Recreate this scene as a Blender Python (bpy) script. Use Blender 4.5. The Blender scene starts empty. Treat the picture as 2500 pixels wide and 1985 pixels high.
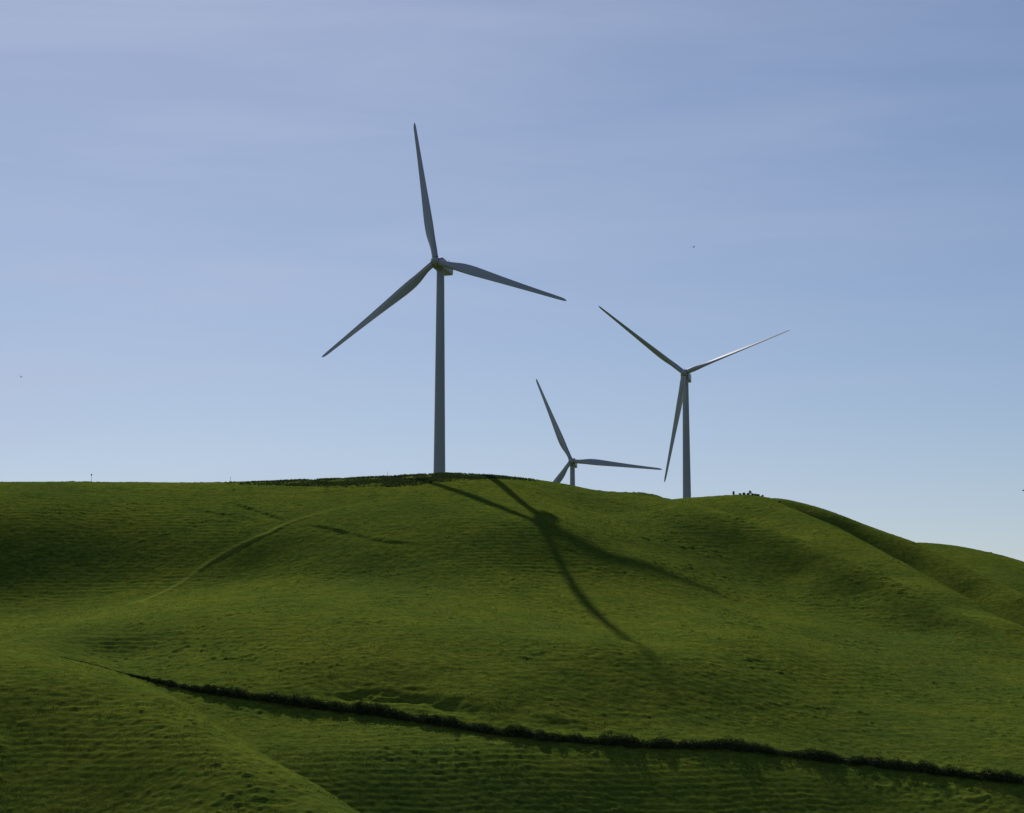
import bpy, bmesh, math, random
import numpy as np
from mathutils import Vector, Matrix

random.seed(7)
rng = np.random.default_rng(11)
scene = bpy.context.scene
COL = scene.collection
R = math.radians

# ------------------------------------------------------------------ camera
cam_data = bpy.data.cameras.new("camera")
cam = bpy.data.objects.new("camera", cam_data)
COL.objects.link(cam)
cam.location = (0, 0, 0)
cam.rotation_euler = (R(90) + math.atan(657.5 / 4665.0), 0, 0)
cam_data.sensor_fit = 'HORIZONTAL'
cam_data.sensor_width = 36.0
cam_data.lens = 36.0 * 4665.0 / 2500.0
cam_data.clip_start = 0.5
cam_data.clip_end = 20000
scene.camera = cam

# ------------------------------------------------------------------ light
SUN_AZ, SUN_EL = 13.0, 34.0          # sun stands behind the ridge, 13 degrees left of the view
EXPOSURE = 0.34
scene.view_settings.view_transform = 'Standard'
scene.view_settings.look = 'None'
scene.view_settings.exposure = EXPOSURE
scene.view_settings.gamma = 1.0
scene.view_settings.use_curve_mapping = False

world = bpy.data.worlds.new("World")
scene.world = world
world.use_nodes = True
wt = world.node_tree
wt.nodes.clear()
w_out = wt.nodes.new('ShaderNodeOutputWorld')
w_bg = wt.nodes.new('ShaderNodeBackground')
w_sky = wt.nodes.new('ShaderNodeTexSky')
w_sky.sky_type = 'NISHITA'
w_sky.sun_disc = False
w_sky.sun_elevation = R(SUN_EL)
w_sky.sun_rotation = R(-SUN_AZ)
w_sky.altitude = 200
w_sky.air_density = 1.0
w_sky.dust_density = 0.25
w_sky.ozone_density = 2.0
w_bg.inputs['Strength'].default_value = 0.05
# thin cirrus veil: long soft streaks in the sky direction
w_tc = wt.nodes.new('ShaderNodeTexCoord')
w_map = wt.nodes.new('ShaderNodeMapping')
w_map.inputs['Rotation'].default_value = (0, R(6), R(20))
w_map.inputs['Scale'].default_value = (2.2, 2.2, 16.0)
w_n = wt.nodes.new('ShaderNodeTexNoise')
w_n.inputs['Scale'].default_value = 1.6
w_n.inputs['Detail'].default_value = 9.0
w_n.inputs['Roughness'].default_value = 0.56
w_n.inputs['Distortion'].default_value = 0.35
w_ramp = wt.nodes.new('ShaderNodeMapRange')
w_ramp.inputs['From Min'].default_value = 0.42
w_ramp.inputs['From Max'].default_value = 0.75
w_ramp.inputs['To Min'].default_value = 0.13
w_ramp.inputs["To Max"].default_value = 0.48
w_mix = wt.nodes.new('ShaderNodeMixRGB')
w_mix.blend_type = 'MIX'
w_mix.inputs['Color2'].default_value = (7.3, 8.3, 11.0, 1)
w_tint = wt.nodes.new('ShaderNodeMixRGB')
w_tint.blend_type = 'MULTIPLY'
w_tint.inputs['Fac'].default_value = 1.0
w_tint.inputs['Color2'].default_value = (1.0, 0.985, 1.08, 1)
wt.links.new(w_tc.outputs['Generated'], w_map.inputs['Vector'])
wt.links.new(w_map.outputs['Vector'], w_n.inputs['Vector'])
wt.links.new(w_n.outputs['Fac'], w_ramp.inputs['Value'])
# the veil thins out toward the right of the view
w_sep = wt.nodes.new('ShaderNodeSeparateXYZ')
w_thin = wt.nodes.new('ShaderNodeMapRange')
w_thin.inputs['From Min'].default_value = -0.3
w_thin.inputs['From Max'].default_value = 0.3
w_thin.inputs['To Min'].default_value = 1.35
w_thin.inputs['To Max'].default_value = 0.35
w_mul = wt.nodes.new('ShaderNodeMath')
w_mul.operation = 'MULTIPLY'
wt.links.new(w_tc.outputs['Generated'], w_sep.inputs['Vector'])
wt.links.new(w_sep.outputs['X'], w_thin.inputs['Value'])
wt.links.new(w_ramp.outputs['Result'], w_mul.inputs[0])
wt.links.new(w_thin.outputs['Result'], w_mul.inputs[1])
wt.links.new(w_mul.outputs['Value'], w_mix.inputs['Fac'])
wt.links.new(w_sky.outputs['Color'], w_tint.inputs['Color1'])
wt.links.new(w_tint.outputs['Color'], w_mix.inputs['Color1'])
wt.links.new(w_mix.outputs['Color'], w_bg.inputs['Color'])
wt.links.new(w_bg.outputs['Background'], w_out.inputs['Surface'])

sun_data = bpy.data.lights.new("sun", 'SUN')
sun_data.energy = 5.0
sun_data.angle = R(0.53)
sun_data.color = (1.0, 0.94, 0.84)
sun = bpy.data.objects.new("sun", sun_data)
COL.objects.link(sun)
_s = Vector((-math.sin(R(SUN_AZ)) * math.cos(R(SUN_EL)), math.cos(R(SUN_AZ)) * math.cos(R(SUN_EL)), math.sin(R(SUN_EL))))
sun.rotation_euler = _s.to_track_quat('Z', 'Y').to_euler()
sun.location = (-60, 300, 250)

# ------------------------------------------------------------------ land form: surveyed points (x, y, z in metres) per hill
SURVEY = {
 'main': [(-210.96, 560, 56.1), (-194.87, 518, 46.86), (-183.45, 488.75, 36.33), (-166.44, 445.68, 16.95), (-158.45, 425.04, 10.76), (-147.02, 394.91, 6.24),
  (-121.55, 328.69, -10.32), (-104.9, 285.2, -19.88), (-152.05, 565, 57.09), (-139.42, 518.86, 46.94), (-134.76, 502.32, 39.5), (-125.44, 470.1, 18.88),
  (-119.85, 449.89, 12.82), (-101.22, 380.76, 5.21), (-80.99, 306.58, -9.62), (148.1, 400, -9.22), (144.2, 389.93, -12.24), (125.67, 341.67, -23.82),
  (-8.07, 574, 59.86), (-1.16, 540, 52.12), (4.42, 514, 44.62), (8.43, 491, 37.87), (12.94, 467.2, 25.23), (15.81, 450, 19.03),
  (18.7, 429, 13.4), (23.71, 398, 7.16), (30.94, 483.4, 29.51), (44.46, 479.1, 24.65), (-6.11, 514.4, 45.76), (-21.54, 541, 53.61),
  (20.75, 485.5, 32.45), (-116.57, 570, 57.35), (-108.25, 530, 48.52), (-103.57, 508, 39.94), (-100.31, 493, 31.37), (-97.36, 479.5, 23.34),
  (-91.2, 450, 16.16), (-81.3, 402, 8.47), (-78.96, 391, 3.95), (-75.24, 373, 0.78), (-68.94, 343, -7.9), (-59.9, 300, -20.92),
  (-80.46, 575, 57.98), (-74.49, 533, 48.79), (-70.89, 508, 41.04), (-69.43, 498, 37.02), (-67.86, 487.5, 31.02), (-66.44, 478, 25.3),
  (-63.02, 454, 19.68), (-55.39, 400, 10.55), (-52.8, 382, 4.83), (-49.47, 359, -3.01), (-47.45, 345, -7.95), (-45.22, 329.5, -12.4),
  (-42.08, 308, -21.47), (-42.66, 566, 58.42), (-39.43, 524, 47.97), (-36.71, 489, 36.35), (-35.64, 475.5, 30.25), (-34.65, 463, 24.02),
  (-33.45, 447.5, 19.88), (-29.37, 394, 9.56), (-27.59, 371, 2.34), (-26.71, 360, -3.02), (-25.93, 350, -6.97), (-24.46, 331, -12.46),
  (-23.03, 313, -21.82), (-4.26, 400, 10.12), (-4.02, 378, 3.98), (-3.9, 367, -0), (-3.79, 357.5, -3.75), (-3.68, 347.5, -8.37),
  (-3.52, 333.3, -12.54), (-3.32, 315.6, -22), (31.83, 592, 55.73), (29.11, 542, 46.11), (26.08, 487, 31.5), (24.79, 464, 22.59),
  (23.74, 445, 16.93), (20.75, 390, 7.4), (19.69, 371, -0), (19.12, 361, -4.92), (18.5, 350, -9.53), (17.84, 338, -12.72),
  (16.87, 321, -22.38), (62.95, 533, 43.97), (60.58, 514, 34.9), (57.48, 489, 23.8), (54.7, 466, 17.72), (47.53, 406, 7.7),
  (44.36, 380, -0), (42.76, 367, -5.39), (41.16, 354, -10.37), (39.52, 340.5, -14.23), (37.53, 324.7, -22.64), (74.47, 497.5, 26.34),
  (71.87, 481, 19.32), (67.12, 450, 12.34), (105.83, 472.5, 16.67), (102.64, 459, 10.65), (98.72, 442, 6.52), (90.2, 496, 28.06),
  (87.48, 482, 20.38), (83.86, 463, 12.7), (78.85, 436, 7.35), (69.54, 386, -4.05), (65.98, 367, -9.22), (63.15, 352, -13.98),
  (61.09, 341, -17.08), (58.96, 330, -23.01), (119.65, 450, 6.63), (115.26, 434, 2.74), (104.92, 396, -4.16), (96.15, 364, -11.43),
  (91.18, 346, -16.61), (88.42, 336, -19.61), (86.54, 329.4, -22.97), (-29.26, 566, 58.91), (-18.58, 575, 60.34), (6.29, 584, 59.77),
  (19.11, 592, 58.54), (40.11, 583, 53.75), (48.57, 572, 51.99), (-222.26, 590, 56.9), (-238.08, 632, 55.6), (-286.3, 760, 46.1),
  (-380.47, 1010, -3.9), (-160.12, 595, 57.89), (-171.42, 637, 56.59), (-205.87, 765, 47.09), (-273.15, 1015, -2.91), (-122.71, 600, 58.15),
  (-131.3, 642, 56.85), (-157.47, 770, 47.35), (-208.6, 1020, -2.65), (-84.66, 605, 58.78), (-90.54, 647, 57.48), (-108.45, 775, 47.98),
  (-143.43, 1025, -2.02), (-51.51, 598, 59.3), (-55.13, 640, 58), (-66.15, 768, 48.5), (-87.69, 1018, -1.5), (-30.81, 596, 59.71),
  (-32.98, 638, 58.41), (-39.6, 766, 48.91), (-52.52, 1016, -1.09), (-8.48, 606, 61), (-9.07, 648, 59.7), (-10.86, 776, 50.2),
  (-14.36, 1026, 0.2), (6.61, 614, 60.57), (7.06, 656, 59.27), (8.44, 784, 49.77), (11.13, 1034, -0.23), (20.08, 622, 59.34),
  (21.44, 664, 58.04), (25.57, 792, 48.54), (33.64, 1042, -1.46), (33.45, 622, 56.53), (35.7, 664, 55.23), (42.59, 792, 45.73),
  (56.03, 1042, -4.27), (51.12, 602, 52.92), (54.69, 644, 51.62), (65.56, 772, 42.12), (86.79, 1022, -7.88), (53.58, 554, 49.4),
  (59.49, 543, 46.43), (65.1, 532, 43.2), (70.83, 524, 40.08), (76.33, 516, 36.7), (84.36, 505, 31.91), (92.26, 493, 26.62),
  (97.41, 485, 22.78), (101.82, 477, 19.16), (110.99, 463, 12.7), (55.71, 576, 48.2), (59.39, 614, 35.4), (72.93, 754, -25.6),
  (94.2, 974, -100.6), (61.9, 565, 45.23), (66.06, 603, 32.43), (81.4, 743, -28.57), (105.51, 963, -103.57), (67.8, 554, 42),
  (72.45, 592, 29.2), (89.58, 732, -31.8), (116.5, 952, -106.8), (73.8, 546, 38.88), (78.94, 584, 26.08), (97.86, 724, -34.92),
  (127.6, 944, -109.92), (79.59, 538, 35.5), (85.21, 576, 22.7), (105.92, 716, -38.3), (138.46, 936, -113.3), (88.03, 527, 30.71),
  (94.38, 565, 17.91), (117.76, 705, -43.09), (154.51, 925, -118.09), (96.38, 515, 25.42), (103.49, 553, 12.62), (129.69, 693, -48.38),
  (170.86, 913, -123.38), (101.83, 507, 21.58), (109.46, 545, 8.78), (137.58, 685, -52.22), (181.77, 905, -127.22), (106.52, 499, 17.96),
  (114.63, 537, 5.16), (144.52, 677, -55.84), (191.48, 897, -130.84), (116.26, 485, 11.5), (125.37, 523, -1.3), (158.93, 663, -62.3),
  (211.67, 883, -137.3), (66.85, 566, 43.68), (71.33, 604, 30.88), (87.87, 744, -30.12), (113.85, 964, -105.12), (94.93, 522, 27.08),
  (101.84, 560, 14.28), (127.3, 700, -46.72), (167.31, 920, -121.72), (125.5, 472, 5.43), (135.6, 510, -7.37), (172.82, 650, -68.37),
  (231.32, 870, -143.37), (156.25, 422, -10.42), (170.32, 460, -23.22), (222.15, 600, -84.22), (303.61, 820, -159.22)],
 'spur': [(50.94, 677, 61.1), (58.09, 684, 62.47), (66.57, 688, 63.13), (74.29, 691, 63.56), (81.72, 691, 63.71), (88.76, 688, 63.13),
  (94.87, 679, 61.28), (98.43, 664, 57.21), (104.5, 649, 52.43), (108.99, 635, 48.29), (112.98, 620, 43.83), (116.64, 605, 39.4),
  (121.41, 582, 32.8), (125.65, 560, 26.66), (130.04, 530, 19.26), (133.14, 500, 12.66), (141.66, 460, 1.93), (150.99, 432, -6.34),
  (66.57, 688, 63.13), (63.24, 654.14, 56.36), (81.72, 691, 63.71), (75.14, 636.32, 51.68), (70.7, 599.84, 40.73), (94.87, 679, 61.28),
  (85.02, 610.03, 44.04), (78.19, 562.49, 29.78), (108.13, 630, 48.18), (99.32, 579.87, 35.65), (91.68, 536.68, 22.7), (114.9, 596, 38.56),
  (107.06, 556.44, 28.27), (99.16, 516.76, 16.36), (123.16, 549, 25.55), (116.01, 518.05, 17.5), (106.34, 476.41, 5.01), (133.14, 500, 12.66),
  (126.65, 476.4, 6.52), (116.39, 439.3, -4.61), (150.99, 432, -6.34), (144.14, 413.14, -11.25), (133.46, 383.88, -20.02), (53.19, 707, 60.1),
  (56.2, 747, 53.1), (61.47, 817, 47.1), (67.49, 897, 31.1), (84.79, 1127, -18.9), (60.64, 714, 61.47), (64.03, 754, 54.47),
  (69.98, 824, 48.47), (76.77, 904, 32.47), (96.3, 1134, -17.53), (69.47, 718, 62.13), (73.34, 758, 55.13), (80.11, 828, 49.13),
  (87.85, 908, 33.13), (110.11, 1138, -16.87), (77.51, 721, 62.56), (81.81, 761, 55.56), (89.34, 831, 49.56), (97.94, 911, 33.56),
  (122.67, 1141, -16.44), (85.27, 721, 62.71), (90, 761, 55.71), (98.28, 831, 49.71), (107.74, 911, 33.71), (134.94, 1141, -16.29),
  (92.63, 718, 62.13), (97.79, 758, 55.13), (106.82, 828, 49.13), (117.14, 908, 33.13), (146.81, 1138, -16.87), (99.07, 709, 60.28),
  (104.66, 749, 53.28), (114.44, 819, 47.28), (125.61, 899, 31.28), (157.75, 1129, -18.72), (100.66, 679, 56.41), (105.1, 709, 48.21),
  (116.22, 784, 12.21), (142.9, 964, -32.79), (106.91, 664, 51.63), (111.74, 694, 43.43), (123.82, 769, 7.43), (152.8, 949, -37.57),
  (111.56, 650, 47.49), (116.71, 680, 39.29), (129.58, 755, 3.29), (160.48, 935, -41.71), (115.71, 635, 43.03), (121.18, 665, 34.83),
  (134.84, 740, -1.17), (167.64, 920, -46.17), (119.53, 620, 38.6), (125.31, 650, 30.4), (139.77, 725, -5.6), (174.48, 905, -50.6),
  (124.54, 597, 32), (130.79, 627, 23.8), (146.44, 702, -12.2), (183.99, 882, -57.2), (129.01, 575, 25.86), (135.75, 605, 17.66),
  (152.57, 680, -18.34), (192.96, 860, -63.34), (133.72, 545, 18.46), (141.08, 575, 10.26), (159.48, 650, -25.74), (203.64, 830, -70.74),
  (137.13, 515, 11.86), (145.12, 545, 3.66), (165.09, 620, -32.34), (213.02, 800, -77.34), (146.28, 475, 1.13), (155.52, 505, -7.07),
  (178.62, 580, -43.07), (234.05, 760, -88.07), (156.23, 447, -7.14), (166.72, 477, -15.34), (192.93, 552, -51.34), (255.84, 732, -96.34),
  (27.17, 640, 38), (33.96, 800, 30), (22.92, 540, 0), (0, 640, 32), (0, 800, 24), (0, 540, -10),
  (-47.55, 640, 21.5), (-59.43, 800, 13.5), (-40.12, 540, -27.5), (-129.06, 640, 3.5), (-161.32, 800, -4.5), (-108.89, 540, -57.5),
  (-237.74, 640, -20.5), (-297.17, 800, -28.5), (-200.59, 540, -97.5)],
 'flank': [(76.23, 790, 57.03), (92.74, 785, 66.79), (100.62, 780, 71.07), (108.73, 778, 71.39), (116.91, 777, 69.46), (124.88, 775, 66.94),
  (132.62, 772, 63.69), (140.46, 770, 60.22), (149.3, 765, 56.37), (157.6, 758, 52.61), (167.5, 745, 46.28), (177.5, 722, 36.53),
  (187.34, 702, 28.79), (203.68, 660, 12.52), (217.08, 620, -1.3), (124.88, 775, 66.94), (121.52, 755.39, 56.15), (118.97, 740.47, 48.69),
  (140.46, 770, 60.22), (136.52, 749.81, 48.51), (132.86, 730.95, 38.7), (157.6, 758, 52.61), (152.32, 734.32, 38.87), (148.7, 717.95, 30.36),
  (172.51, 733, 41.31), (166.03, 707.28, 26.9), (162.06, 691.4, 18.97), (187.34, 702, 28.79), (180.17, 676.83, 15.7), (174.66, 657.31, 6.92),
  (210.82, 640, 5.39), (202.47, 616.29, -6.47), (79.12, 820, 55.83), (84.91, 880, 43.03), (101.32, 1050, 7.03), (96.29, 815, 65.59),
  (103.38, 875, 52.79), (123.46, 1045, 16.79), (104.49, 810, 69.87), (112.22, 870, 57.07), (134.15, 1040, 21.07), (112.92, 808, 70.19),
  (121.31, 868, 57.39), (145.07, 1038, 21.39), (121.42, 807, 68.26), (130.45, 867, 55.46), (156.02, 1037, 19.46), (129.71, 805, 65.74),
  (139.38, 865, 52.94), (166.78, 1035, 16.94), (137.77, 802, 62.49), (148.08, 862, 49.69), (177.28, 1032, 13.69), (145.93, 800, 59.02),
  (156.88, 860, 46.22), (187.89, 1030, 10.22), (155.16, 795, 55.17), (166.87, 855, 42.37), (200.05, 1025, 6.37), (163.83, 788, 51.41),
  (176.31, 848, 38.61), (211.65, 1018, 2.61), (174.24, 775, 45.08), (187.73, 835, 32.28), (225.95, 1005, -3.72), (184.88, 752, 35.33),
  (199.63, 812, 22.53), (241.42, 982, -13.47), (195.34, 732, 27.59), (211.36, 792, 14.79), (256.72, 962, -21.21), (212.94, 690, 11.32),
  (231.45, 750, -1.48), (283.92, 920, -37.48), (227.59, 650, -2.5), (248.59, 710, -15.3), (308.12, 880, -51.3), (22.29, 700, 21),
  (28.66, 900, 21), (33.43, 1050, 21), (-52, 700, 6), (-66.86, 900, 6), (-78.01, 1050, 6), (-156.01, 700, -15),
  (-200.59, 900, -15), (-234.02, 1050, -15), (-260.02, 700, -36), (-334.32, 900, -36), (-390.04, 1050, -36)],
 'third': [(144.26, 900, 43.81), (161.91, 890, 52.44), (176.36, 885, 59.34), (184, 885, 61.33), (195.37, 885, 61.14), (208.6, 885, 59.53),
  (221.03, 882, 56.68), (234.91, 878, 52.1), (260.31, 870, 42.35), (298.85, 850, 23.32), (195.37, 885, 61.14), (189.18, 857.6, 54.56),
  (177.56, 806.6, 39.26), (217.52, 883, 57.5), (196.19, 798.24, 38.85), (183.32, 747.65, 23.68), (234.91, 878, 52.1), (206.78, 775.19, 29.49),
  (193.75, 728.06, 15.35), (284.38, 860, 30.88), (253.33, 768.83, 8.09), (244.08, 741.86, -0), (150.67, 940, 42.31), (161.89, 1010, 35.81),
  (182.73, 1140, 3.81), (169.19, 930, 50.94), (181.92, 1000, 44.44), (205.57, 1130, 12.44), (184.33, 925, 57.84), (198.27, 995, 51.34),
  (224.18, 1125, 19.34), (192.31, 925, 59.83), (206.87, 995, 53.33), (233.9, 1125, 21.33), (204.2, 925, 59.64), (219.66, 995, 53.14),
  (248.36, 1125, 21.14), (218.03, 925, 58.03), (234.53, 995, 51.53), (265.17, 1125, 19.53), (231.05, 922, 55.18), (248.59, 992, 48.68),
  (281.17, 1122, 16.68), (245.61, 918, 50.6), (264.34, 988, 44.1), (299.12, 1118, 12.1), (272.28, 910, 40.85), (293.22, 980, 34.35),
  (332.12, 1110, 2.35), (312.92, 890, 21.82), (337.53, 960, 15.32), (383.23, 1090, -16.68), (22.29, 700, 21), (28.66, 900, 21),
  (33.43, 1050, 21), (-52, 700, 6), (-66.86, 900, 6), (-78.01, 1050, 6), (-156.01, 700, -15), (-200.59, 900, -15),
  (-234.02, 1050, -15), (-260.02, 700, -36), (-334.32, 900, -36), (-390.04, 1050, -36)],
 'knoll': [(-130.32, 350, 5.9), (-92.24, 347, 4.53), (-81.65, 343, 3.18), (-68.57, 333, 0.14), (-57.65, 320, -3.49), (-48.86, 308, -7.81),
  (-39.35, 296, -12.37), (-30, 285, -16.63), (-24.54, 278, -19.38), (-16.73, 266, -23.74), (-130.32, 350, 5.9), (-119.97, 323.45, -3.39),
  (-107.6, 292.54, -20.4), (-92.24, 347, 4.53), (-87.47, 329.56, 0.69), (-84.5, 318.93, -3.35), (-75.65, 287.95, -20.08), (-68.57, 333, 0.14),
  (-65.4, 318.19, -4.01), (-62.51, 304.94, -9.57), (-58.26, 285.77, -19.92), (-48.86, 308, -7.81), (-47.15, 297.7, -10.89), (-43.99, 279.09, -19.46),
  (-33.49, 289, -15.07), (-32.68, 282.37, -17.06), (-30.71, 266.39, -23.77), (-131.54, 360, 5.4), (-133.99, 380, -0.1), (-140.11, 430, -24.1),
  (-154.79, 550, -74.1), (-92.4, 357, 4.03), (-92.71, 377, -1.47), (-93.5, 427, -25.47), (-95.4, 547, -75.47), (-81.53, 353, 2.68),
  (-81.29, 373, -2.82), (-80.69, 423, -26.82), (-79.26, 543, -76.82), (-68.13, 343, -0.36), (-67.24, 363, -5.86), (-65.04, 413, -29.86),
  (-59.75, 533, -79.86), (-56.95, 330, -3.99), (-55.55, 350, -9.49), (-52.06, 400, -33.49), (-43.68, 520, -83.49), (-47.94, 318, -8.31),
  (-46.12, 338, -13.81), (-41.55, 388, -37.81), (-30.58, 508, -87.81), (-38.18, 306, -12.87), (-35.84, 326, -18.37), (-29.99, 376, -42.37),
  (-15.94, 496, -92.37), (-28.55, 295, -17.13), (-25.66, 315, -22.63), (-18.42, 365, -46.63), (-1.05, 485, -96.63), (-22.92, 288, -19.88),
  (-19.69, 308, -25.38), (-11.6, 358, -49.38), (7.8, 478, -99.38), (-14.85, 276, -24.24), (-11.11, 296, -29.74), (-1.76, 346, -53.74),
  (20.7, 466, -103.74), (2.28, 215, -34), (2.76, 260, -40), (26.85, 230, -45), (61.03, 230, -50), (-5.73, 180, -32)],
}

# courses of the berm, ruts, hedge and scarred bank on the ground
LINES = {
 'berm': [(-28.1, 543.9, 54.2), (-36.4, 528.6, 49.5), (-43.4, 517.8, 46), (-49.4, 511.4, 43.6), (-58.6, 503, 40), (-63.9, 496.1, 36.4),
  (-70.5, 490.9, 32.8), (-75.8, 486.1, 29.2), (-79, 480.6, 25.6), (-81.3, 475.3, 22.9), (-84.1, 469, 20.4), (-88.1, 457.9, 17.6),
  (-93.6, 426.3, 12.7), (-100.3, 399.3, 8.2), (-103.2, 387.9, 6.5)],
 'rutw': [(-78.9, 532.2, 48.5), (-73, 522.6, 45.8), (-67.5, 515.4, 43.9), (-62.3, 508.9, 42), (-58, 502.5, 39.8)],
 'rutw2': [(-91.6, 526.4, 46.8), (-81.2, 518.1, 44.1), (-71.4, 511.2, 42.2), (-63.9, 504.3, 40.2), (-60.3, 502, 39.5)],
 'rute': [(-54.4, 501.8, 39.8), (-48, 496.7, 38.2), (-42.2, 491.6, 36.8), (-36.5, 486.1, 35.1), (-32, 482.1, 33.8), (-25.7, 480, 33.2),
  (-17.4, 476.7, 32)],
 'hedge': [(-89.3, 382, 3.5), (-84.8, 380.3, 2.6), (-80, 376.7, 1.6), (-76.4, 372.9, 0.8), (-72.2, 369.9, -0), (-65.8, 365.1, -1.4),
  (-57.3, 360, -2.9), (-47.5, 355.7, -4.3), (-36.6, 352.7, -5.6), (-26, 350.8, -6.7), (-18.4, 347.4, -7.7), (-10.9, 344.5, -8.8),
  (0, 341.6, -10.3), (10.8, 340.6, -11.3), (18, 340.8, -11.8), (29, 342.8, -12.4), (40, 344.6, -12.9), (47.4, 345.8, -13.7),
  (54.8, 346.1, -14.7), (69.1, 344.9, -16.3), (82.6, 340.8, -17.8), (90.7, 339.2, -18.6), (100.2, 339.9, -19.6)],
 'bank': [(-35.8, 359.4, -3), (-26.6, 358.3, -3.8), (-18.9, 356.6, -4.3), (-11.2, 353.8, -5.3), (-3.7, 350, -7.3)],
 'bank2': [(2.9, 347.2, -8.7), (14.7, 348, -9.6), (25.7, 348, -10.6)],
 'crease': [(-55, 320.6, -4.4), (-48.9, 308.4, -7.8)],
}

AZ_N, R_N, N_TUFT = 1050, 1350, 200000
TUFT_K = .38

TURBINES = [
    ('tallest turbine standing on the near ridge, with one blade pointing up', (-26.0, 638, 139.9), -20.4, -9.8, 4, (-0.7, 0.2, 1.6), 51.4),
    ('turbine on the right behind the saddle, one slim blade glinting white in the sun', (76.0, 833.6, 132.5), -12.7, -50.2, 48.5),
    ('distant turbine low in the middle, its tower mostly hidden behind the ridge', (32.2, 1031.8, 115.6), -9.8, -23.0, 3),
    ('turbine beyond the right edge, only a blade tip in view', (327.4, 1030, 98.0), -12.0, 32.5, 3),
]
POSTS = [
    (-125.4, 567.3, 2.1, .055, .24, 'thin post with a round sign on top, on the left skyline'),
    (-84.9, 573.8, 1.5, .06, 0, 'short plain post on the skyline where the crest weeds begin'),
    (-37.2, 568.8, 1.5, .05, 0, 'thin plain post among the crest weeds left of the tallest turbine'),
]
G = 'small dark'
SHRUBS = [
    (78.3, 673.0, .85, 1.35, .1, 'lone dark round shrub, leftmost of the row on the right hilltop'),
    (80.6, 672.7, .9, .6, 0, 'low dark shrub next to the lone round one on the right hilltop'),
    (81.9, 672.5, 1.0, .8, 0, 'low dark shrub in the middle of the gap between the two round shrubs'),
    (83.4, 673.4, .7, .75, 0, 'small dark shrub between the two round shrubs, nearer the right one'),
    (83.6, 673.3, .8, .6, 0, 'low dark shrub touching the left foot of the top-heavy shrub'),
    (84.2, 673.3, 1.05, 1.6, .45, 'top-heavy dark shrub on a narrow stem on the right hilltop'),
    (85.0, 673.2, .9, .6, 0, 'low dark shrub just right of the top-heavy shrub'),
    (86.0, 673.0, 1.1, .6, 0, 'broad low dark shrub in the string right of the top-heavy shrub'),
    (87.0, 672.9, 1.1, .65, 0, 'dark shrub ending the string right of the top-heavy shrub'),
    (88.5, 672.7, .8, .6, 0, 'separate small dark shrub downhill of the string on the right hilltop'),
    (93.9, 668.9, 1.1, .55, 0, 'flat dark shrub farthest down the skyline of the right hill'),
]
BIRDS = [
    ((43.2, 445, 101.0), .4, .35, 'tiny dark bird high in the sky above the right turbine'),
    ((-117.0, 450, 70.5), -.3, .5, 'tiny pale bird near the left edge of the sky'),
]

# ------------------------------------------------------------------ terrain (numpy)
def smoothstep(a, b, x):
    t = np.clip((x - a) / (b - a), 0.0, 1.0)
    return t * t * (3 - 2 * t)

def tps_fit(pts, lam=2e-5):
    """thin plate spline through surveyed points -> (centres, weights)"""
    p = np.array(pts, float); xy = p[:, :2] / 100.0; z = p[:, 2]
    n = len(p)
    r2 = ((xy[:, None] - xy[None]) ** 2).sum(-1)
    K = np.where(r2 > 0, r2 * np.log(np.maximum(r2, 1e-12)), 0) * .5
    K[np.arange(n), np.arange(n)] += lam
    Q = np.concatenate([np.ones((n, 1)), xy], 1)
    M = np.block([[K, Q], [Q.T, np.zeros((3, 3))]])
    w = np.linalg.solve(M, np.concatenate([z, np.zeros(3)]))
    return xy, w

def tps_eval(model, x, y):
    xy, w = model
    sh = x.shape; x = x.ravel() / 100.0; y = y.ravel() / 100.0
    out = np.empty(x.size)
    n = len(xy)
    for i in range(0, x.size, 60000):
        X = x[i:i + 60000]; Y = y[i:i + 60000]
        r2 = (X[:, None] - xy[:, 0]) ** 2 + (Y[:, None] - xy[:, 1]) ** 2
        np.maximum(r2, 1e-12, out=r2)
        k = .5 * r2 * np.log(r2)
        out[i:i + 60000] = k @ w[:n] + w[n] + w[n + 1] * X + w[n + 2] * Y
    return out.reshape(sh)

MODELS = {k: tps_fit(v) for k, v in SURVEY.items()}

def smax(a, b, k):
    h = np.clip(.5 + .5 * (a - b) / k, 0, 1)
    return b + (a - b) * h + k * h * (1 - h)

def macro(x, y):
    """height of the bare land form"""
    r = np.hypot(x, y)
    az = np.abs(np.degrees(np.arctan2(x, y)))
    base = np.maximum(-1.7 - .12 * r, -45.0)
    z = base.copy()
    keep = (1 - smoothstep(900, 1150, r)) * (1 - smoothstep(24, 40, az))
    far = (1 - smoothstep(1180, 1900, r)) * (1 - smoothstep(24, 40, az))
    near = smoothstep(170, 215, r)
    for name, k in (('main', 1.0), ('spur', 1.2), ('flank', 1.2), ('third', 1.5), ('knoll', .8)):
        sel = (keep * near) > 0
        v = np.full(x.shape, -60.0)
        v[sel] = tps_eval(MODELS[name], x[sel], y[sel])
        v = np.clip(v, -60, 95)
        if name == 'main':
            v = np.maximum(v - 140 * smoothstep(690, 830, r), -60)
        v = -60 + (v + 60) * keep * near
        z = smax(v, z, k)
    # the plateau behind the ridge on which the farther turbines stand
    back = (36.0 - .02 * np.abs(x)) * smoothstep(700, 930, r) * far - 45 * (1 - far)
    back = np.where(r > 700, back, -60)
    return smax(back, z, 2.0)

# ------------------------------------------------------------------ helpers
def tag(o, label=None, cat=None, group=None, kind=None):
    if label: o['label'] = label
    if cat: o['category'] = cat
    if group: o['group'] = group
    if kind: o['kind'] = kind
    return o

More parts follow.
